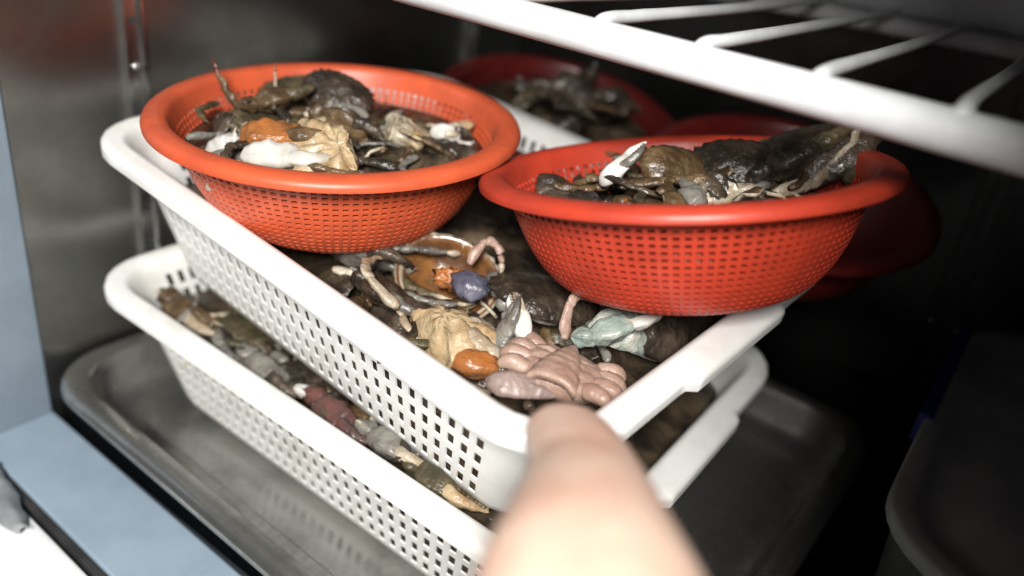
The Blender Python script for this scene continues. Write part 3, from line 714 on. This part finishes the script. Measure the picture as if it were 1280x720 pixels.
put(claw('teal_shell', 'white_shell', 0.20, True, 70), (-0.745, 1.555, -0.965), (60, -16, IR + 20), 'pale blue green toothed crab claw by the right rim', 'crab claw', GU)
put(fragment('teal_shell', 'white_shell', 0.13, 41), (-0.70, 1.66, -0.955), (48, 10, IR + 16), 'blue green serrated shell fragment beside the blue green claw', 'shell fragment', GU)
put(claw('grey_shell', 'shell_dark', 0.24, True, 71), (-1.50, 1.42, -0.965), (40, 0, IR - 16), 'grey brown claw under the front of the orange colander', 'crab claw', GU)
put(claw('shell_dark', 'grey_shell', 0.22, True, 72), (-1.32, 1.37, -0.985), (60, 6, IR - 34), 'dark brown claw next to the front rim of the upper basket', 'crab claw', GU)
put(leg('grey_shell', 'cream_pale', 0.32, 0.8, 73), (-1.42, 1.47, -0.955), (60, -10, IR - 10), 'grey leg leading to the open shell', 'crab leg', GU)
put(whole_crab('shell_dark', 'shell_brown', 0.17, 74, False), (-1.22, 1.43, -1.06), (12, 0, IR - 30), 'dark crab half hidden below the bent cream leg', 'crab', GU)
put(shell_piece('crab_shell', 0.15, 0.11, 0.06, 'shell_dark', 'cream_pale', 75), (-0.70, 1.79, -1.00), (30, 20, IR + 20), 'blackish shell in the shade beside the blue green claw', 'crab shell', GU)
put(claw('white_shell', 'cream_pale', 0.14, False, 76), (-0.86, 1.44, -0.985), (10, -30, IR + 110), 'small pale claw tip left of the belly up crab', 'crab claw', GU)

# ---- lower basket
put(claw('shell_brown', 'cream_pale', 0.26, True, 110), (-2.13, 1.315, -1.365), (70, 4, IR - 34), 'tan brown crab claw at the left end of the lower basket', 'crab claw', GW)
put(leg('shell_brown', 'cream_pale', 0.20, 0.5, 111), (-2.05, 1.31, -1.335), (60, 0, IR - 40), 'brown crab leg with a cut pale end in the lower basket', 'crab leg', GW)
put(whole_crab('shell_olive', 'grey_shell', 0.13, 112, False), (-1.86, 1.37, -1.39), (10, 6, IR - 40), 'olive crab behind the tan claw in the lower basket', 'crab', GW)
put(leg('grey_shell', 'shell_dark', 0.32, 0.7, 113), (-1.86, 1.285, -1.355), (70, 4, IR - 42), 'grey crab leg along the front wall of the lower basket', 'crab leg', GW)
put(claw('grey_shell', 'shell_dark', 0.25, True, 114), (-1.70, 1.29, -1.375), (60, 4, IR - 36), 'streaked grey crab claw in the lower basket', 'crab claw', GW)
put(whole_crab('shell_dark', 'shell_dark', 0.13, 115, False), (-1.54, 1.37, -1.395), (14, 4, IR + 30), 'black crab in the middle of the lower basket gap', 'crab', GW)
put(claw('white_shell', 'grey_shell', 0.12, False, 116), (-1.49, 1.275, -1.365), (40, 10, IR - 10), 'small whitish claw bits before the black crab', 'crab claw', GW)
put(claw('red_flesh', 'red_flesh', 0.24, True, 117), (-1.40, 1.29, -1.375), (60, 4, IR - 38), 'reddish crab claw in the lower basket', 'crab claw', GW)
put(claw('grey_shell', 'cream_pale', 0.22, True, 118), (-1.20, 1.29, -1.375), (50, 4, IR - 30), 'pale grey crab claw right of the reddish one', 'crab claw', GW)
put(claw('shell_olive', 'cream', 0.22, True, 119), (-1.02, 1.28, -1.385), (60, 4, IR - 30), 'olive crab claw near the right end of the lower basket gap', 'crab claw', GW)

# ---- shaded colander behind
for i, (x, y, z, k, lab) in enumerate([(-1.80, 2.72, -0.74, 'claw', 'dim crab claw at the left of the shaded colander'), (-1.62, 2.80, -0.72, 'body', 'dim crab body in the middle of the shaded colander'), (-1.66, 2.98, -0.68, 'claw', 'dim crab claw at the back of the shaded colander'),
        (-1.45, 2.86, -0.72, 'body', 'dim crab body at the right of the shaded colander'), (-1.50, 2.66, -0.78, 'claw', 'dim crab claw at the front of the shaded colander')]):
    t = claw('shell_dark', 'grey_shell', 0.22, True, 150 + i) if k == 'claw' else body_core('shell_dark', 'shell_dark', 0.12, 150 + i)  # dark shell colours carry the shade of the rear colander
    put(t, (x, y, z), (30, 10 * i, IR + 50 * i), lab, 'crab claw' if k == 'claw' else 'crab', GA)

# ---- broken shell and loose limbs filling the heaps
COLS = [('shell_brown', 'cream_pale', 'brown'), ('shell_olive', 'cream_pale', 'olive'), ('shell_dark', 'grey_shell', 'blackish'), ('grey_shell', 'cream_pale', 'grey'), ('cream_pale', 'cream', 'cream'), ('shell_orange', 'cream', 'rusty')]
def litter(n, cx, cy, rx, ry, zf, where, group, seed, cols, size=(0.045, 0.08), tilt=45):
    q = random.Random(seed)
    for i in range(n):
        r_ = math.sqrt((i + 0.5) / n); a = i * 2.39996 + seed
        x, y = cx + rx * r_ * math.cos(a), cy + ry * r_ * math.sin(a)
        u = (0.807 * (x - cx) / rx + 0.590 * (y - cy) / ry); v = (-0.590 * (x - cx) / rx + 0.807 * (y - cy) / ry)
        spot = 'in the middle' if r_ < 0.4 else ('at the ' + ('front' if v < 0 else 'back') + (' right' if u > 0.35 else ' left' if u < -0.35 else ''))
        mo, mi, nm = COLS[cols[i % len(cols)]]; e = (q.uniform(-tilt, tilt), q.uniform(-tilt, tilt), q.uniform(0, 360)); z = zf(x, y, r_) + q.uniform(-0.015, 0.02)
        if i % 5 in (1, 3, 4) and i % 10 != 4:
            put(leg(mo, mo if q.random() < .5 else mi, q.uniform(0.17, 0.27), q.uniform(0.3, 1.0), seed + i), (x - 0.06 * math.cos(R(e[2])), y - 0.06 * math.sin(R(e[2])), z + 0.012), (q.uniform(50, 110), q.uniform(-8, 8), e[2]), f'loose {nm} crab leg {spot} {where}', 'crab leg', group)
        elif i % 10 == 4:
            put(claw(mo, mi if nm != 'blackish' else mo, q.uniform(0.12, 0.17), q.random() < .5, seed + i), (x, y, z), (q.uniform(30, 120), q.uniform(-15, 15), e[2]), f'loose {nm} crab claw {spot} {where}', 'crab claw', group)
        else:
            put(fragment(mo, mi, q.uniform(*size), seed * 31 + i), (x, y, z), e, f'jagged {nm} shell fragment {spot} {where}', 'shell fragment', group)
litter(46, -1.66, 1.55, 0.37, 0.37, lambda x, y, r: -0.685 - 0.03 * r, 'of the heap of the orange colander', GL, 1, [0, 1, 2, 3, 0, 2, 4])
litter(36, -0.72, 1.86, 0.36, 0.36, lambda x, y, r: -0.625 - 0.025 * r + 0.22 * (x + 0.71), 'of the heap of the tilted colander', GR_, 2, [2, 0, 2, 1, 3, 0])
litter(44, -1.10, 1.52, 0.44, 0.30, lambda x, y, r: -1.02 - 0.07 * (x + 1.38), 'of the upper basket', GU, 3, [0, 2, 1, 3, 2, 4])
litter(30, -1.50, 1.32, 0.62, 0.07, lambda x, y, r: -1.385, 'of the gap of the lower basket', GW, 4, [0, 2, 3, 1, 2, 4], size=(0.04, 0.06))
litter(10, -1.66, 2.80, 0.3, 0.3, lambda x, y, r: -0.76, 'of the shaded colander', GA, 5, [2, 1, 2, 0])

# ------------------------------------------------------------------ clear tub at the right
def tub():
    t = tag(empty('food_container', (0.52, 2.50, ZP + 0.004)), 'translucent plastic food container with a blue clip in the dark right corner', 'container')
    hx, hy, h = 0.53, 0.80, 0.53
    prof = [(0.10, 0.0, .2), (0.07, 0.01, .22), (0.055, 0.04, .23), (0.02, h - 0.05, .26), (0.018, h - 0.03, .26), (0.0, h - 0.026, .28), (0.0, h, .28)]
    th = 0.012
    out = [[Vector((x, y, z)) for x, y in rrect(hx - i, hy - i, r, 8)] for i, z, r in prof]
    inn = [[Vector((x, y, z + (th if k == 0 else 0))) for x, y in rrect(hx - i - th, hy - i - th, r - th, 8)] for k, (i, z, r) in enumerate(prof)]
    part('tub_wall', *grid_shell(inn, out, set(), True), 'clear_plastic', t)
    def plate(z, ins, r, dz): 
        a = rrect(hx - ins, hy - ins, r, 8); m = len(a)
        V = [(x, y, z) for x, y in a] + [(x, y, z + dz) for x, y in a]
        return V, [list(range(m))[::-1], list(range(m, 2 * m))] + [[k, (k + 1) % m, m + (k + 1) % m, m + k] for k in range(m)]
    part('tub_floor', *plate(0.002, 0.115, .19, 0.01), 'clear_plastic', t, sharp=R(40))
    # lid: flat panel stepped down inside a raised border
    lp = [(-0.012, h - 0.02, .29), (-0.012, h + 0.010, .29), (-0.002, h + 0.022, .28), (0.05, h + 0.022, .24), (0.065, h + 0.006, .22), (0.14, h + 0.004, .2), (0.152, h + 0.014, .19), (0.25, h + 0.016, .14)]
    rows = [[Vector((x, y, z)) for x, y in rrect(hx - i, hy - i, r, 8)] for i, z, r in lp]
    V = [p for r in rows for p in r]; nc = len(rows[0]); F = []
    for i in range(len(rows) - 1):
        for j in range(nc): F.append([i * nc + j, i * nc + (j + 1) % nc, (i + 1) * nc + (j + 1) % nc, (i + 1) * nc + j])
    F.append([(len(rows) - 1) * nc + j for j in range(nc)])
    part('lid', V, F, 'lid_clear', t)
    box('clip', 'blue_plastic', (-hx - 0.028, -hx + 0.012, -0.12, 0.72, h - 0.07, h + 0.032), t, bev=0.008)
    return t
tub()
V, F = blob_vf(0.36, 0.6, 0.20, 40, 20, nz=0.5, nscale=30, seed=5)
tag(part('meat', V, F, 'brown_meat', None, (0.55, 2.48, ZP + 0.22)), 'brown food lump inside the translucent container', 'food')

# ------------------------------------------------------------------ grey plastic scrap on the white lower front
nx, ny = 16, 10; V = []; F = []
for i in range(nx + 1):
    for j in range(ny + 1):
        a, b = i / nx, j / ny
        w_ = 0.06 * (1 - 0.75 * a ** 2.5) * (1 + 0.25 * noise.noise(Vector((a * 9, 3, b * 3))))
        p = Vector((-2.42, 0.735, 0)).lerp(Vector((-1.985, 0.705, 0)), a) + Vector((0.3 * (b - 0.5) * w_ * 2, (b - 0.5) * 2 * w_, 0))
        p.z = ZF + 0.03 + 0.022 * noise.noise(Vector((p.x * 12, p.y * 14, 1))) + 0.02 * (1 - (2 * b - 1) ** 2)
        V.append(p)
for i in range(nx):
    for j in range(ny): F.append([i * (ny + 1) + j, (i + 1) * (ny + 1) + j, (i + 1) * (ny + 1) + j + 1, i * (ny + 1) + j + 1])
n0 = len(V); ring = [i * (ny + 1) for i in range(nx + 1)] + [nx * (ny + 1) + j for j in range(1, ny + 1)] + [i * (ny + 1) + ny for i in range(nx - 1, -1, -1)] + [j for j in range(ny - 1, 0, -1)]
V += [v - Vector((0, 0, 0.004)) for v in V]; F += [[n0 + k for k in f[::-1]] for f in F]
F += [[ring[i], ring[(i + 1) % len(ring)], n0 + ring[(i + 1) % len(ring)], n0 + ring[i]] for i in range(len(ring))]
tag(part('plastic_scrap', V, F, 'grey_film'), 'crumpled grey plastic scrap on the bright white front below the sill', 'plastic scrap')

# ------------------------------------------------------------------ hand on the near corner of the upper basket
def hand():
    vf = []
    def limb(P, rr, n=16): vf.append(tube_vf(P, rr, n, 5))
    limb([(-0.565, 1.122, -0.900), (-0.525, 1.067, -0.868), (-0.462, 0.996, -0.836), (-0.385, 0.890, -0.794), (-0.310, 0.760, -0.748), (-0.240, 0.640, -0.722), (-0.15, 0.515, -0.700)], [(0.042, 0.030), (0.072, 0.054), (0.086, 0.066), (0.096, 0.078), (0.116, 0.094), (0.140, 0.115), (0.14, 0.125)])
    limb([(-0.16, 0.541, -0.730), (-0.222, 0.711, -0.850), (-0.325, 0.90, -0.985), (-0.440, 1.02, -1.055), (-0.515, 1.075, -1.055)], [0.09, 0.068, 0.056, 0.05, 0.036])
    limb([(-0.133, 0.538, -0.75), (-0.175, 0.70, -0.885), (-0.270, 0.885, -1.035), (-0.385, 1.01, -1.115), (-0.475, 1.075, -1.115)], [0.09, 0.068, 0.056, 0.05, 0.036])
    limb([(-0.104, 0.53, -0.77), (-0.125, 0.686, -0.91), (-0.205, 0.865, -1.07), (-0.315, 0.985, -1.165), (-0.415, 1.05, -1.17)], [0.09, 0.066, 0.054, 0.048, 0.034])
    limb([(-0.073, 0.516, -0.79), (-0.075, 0.661, -0.93), (-0.125, 0.815, -1.075), (-0.225, 0.925, -1.165), (-0.315, 0.98, -1.18)], [0.085, 0.06, 0.047, 0.042, 0.03])
    limb([(-0.12, 0.53, -0.74), (-0.10, 0.46, -0.76), (-0.03, 0.36, -0.80), (0.09, 0.20, -0.88), (0.25, -0.05, -1.0), (0.45, -0.4, -1.15)], [(0.14, 0.15), (0.15, 0.14), (0.15, 0.12), (0.15, 0.125), (0.18, 0.16), (0.22, 0.2)], 20)
    V, F = merge(*vf)
    me = make_mesh('hand', V, F, 'skin'); o = bpy.data.objects.new('tmp', me); C.objects.link(o)
    m = o.modifiers.new('r', 'REMESH'); m.mode = 'VOXEL'; m.voxel_size = 0.011
    s = o.modifiers.new('s', 'SMOOTH'); s.factor = 0.5; s.iterations = 9
    dg = bpy.context.evaluated_depsgraph_get(); ne = bpy.data.meshes.new_from_object(o.evaluated_get(dg))
    bpy.data.objects.remove(o); bpy.data.meshes.remove(me)
    # creases over the thumb knuckle
    kn = Vector((-0.40, 0.888, -0.79)); ax = (Vector((-0.471, 0.992, -0.836)) - Vector((-0.314, 0.751, -0.745))).normalized()
    for v in ne.vertices:
        d = v.co - kn
        if d.length < 0.11 and v.co.z > -0.80:
            t = d.dot(ax); v.co.z -= 0.0045 * sum(math.exp(-((t - c + 0.010 * noise.noise(v.co * 30)) / 0.0045) ** 2) for c in (-0.022, 0.0, 0.024)) * max(0, 1 - d.length / 0.11)
    for p in ne.polygons: p.use_smooth = True
    ne.name = 'hand'
    if not ne.materials: ne.materials.append(MATS['skin'])
    h = mesh_obj('person', ne)
    tag(h, 'bare hand with thumb pressed on the near corner of the upper white basket', 'hand')
    def nf(p, d): return Vector((p.x, p.y, p.z - 0.35 * p.y * p.y / 0.04))
    nl = part('thumbnail', *blob_vf(0.048, 0.036, 0.006, 20, 8, fn=nf), 'nail', h, (-0.523, 1.062, -0.818))
    nl.rotation_euler = (Vector((-0.59, 1.14, -0.862)) - Vector((-0.471, 0.992, -0.792))).to_track_quat('X', 'Z').to_euler()
    return h
hand()

# ------------------------------------------------------------------ to metres
bpy.context.view_layer.update()
for me in bpy.data.meshes: me.transform(Matrix.Scale(S, 4))
for o in bpy.data.objects:
    o.location = o.location * S
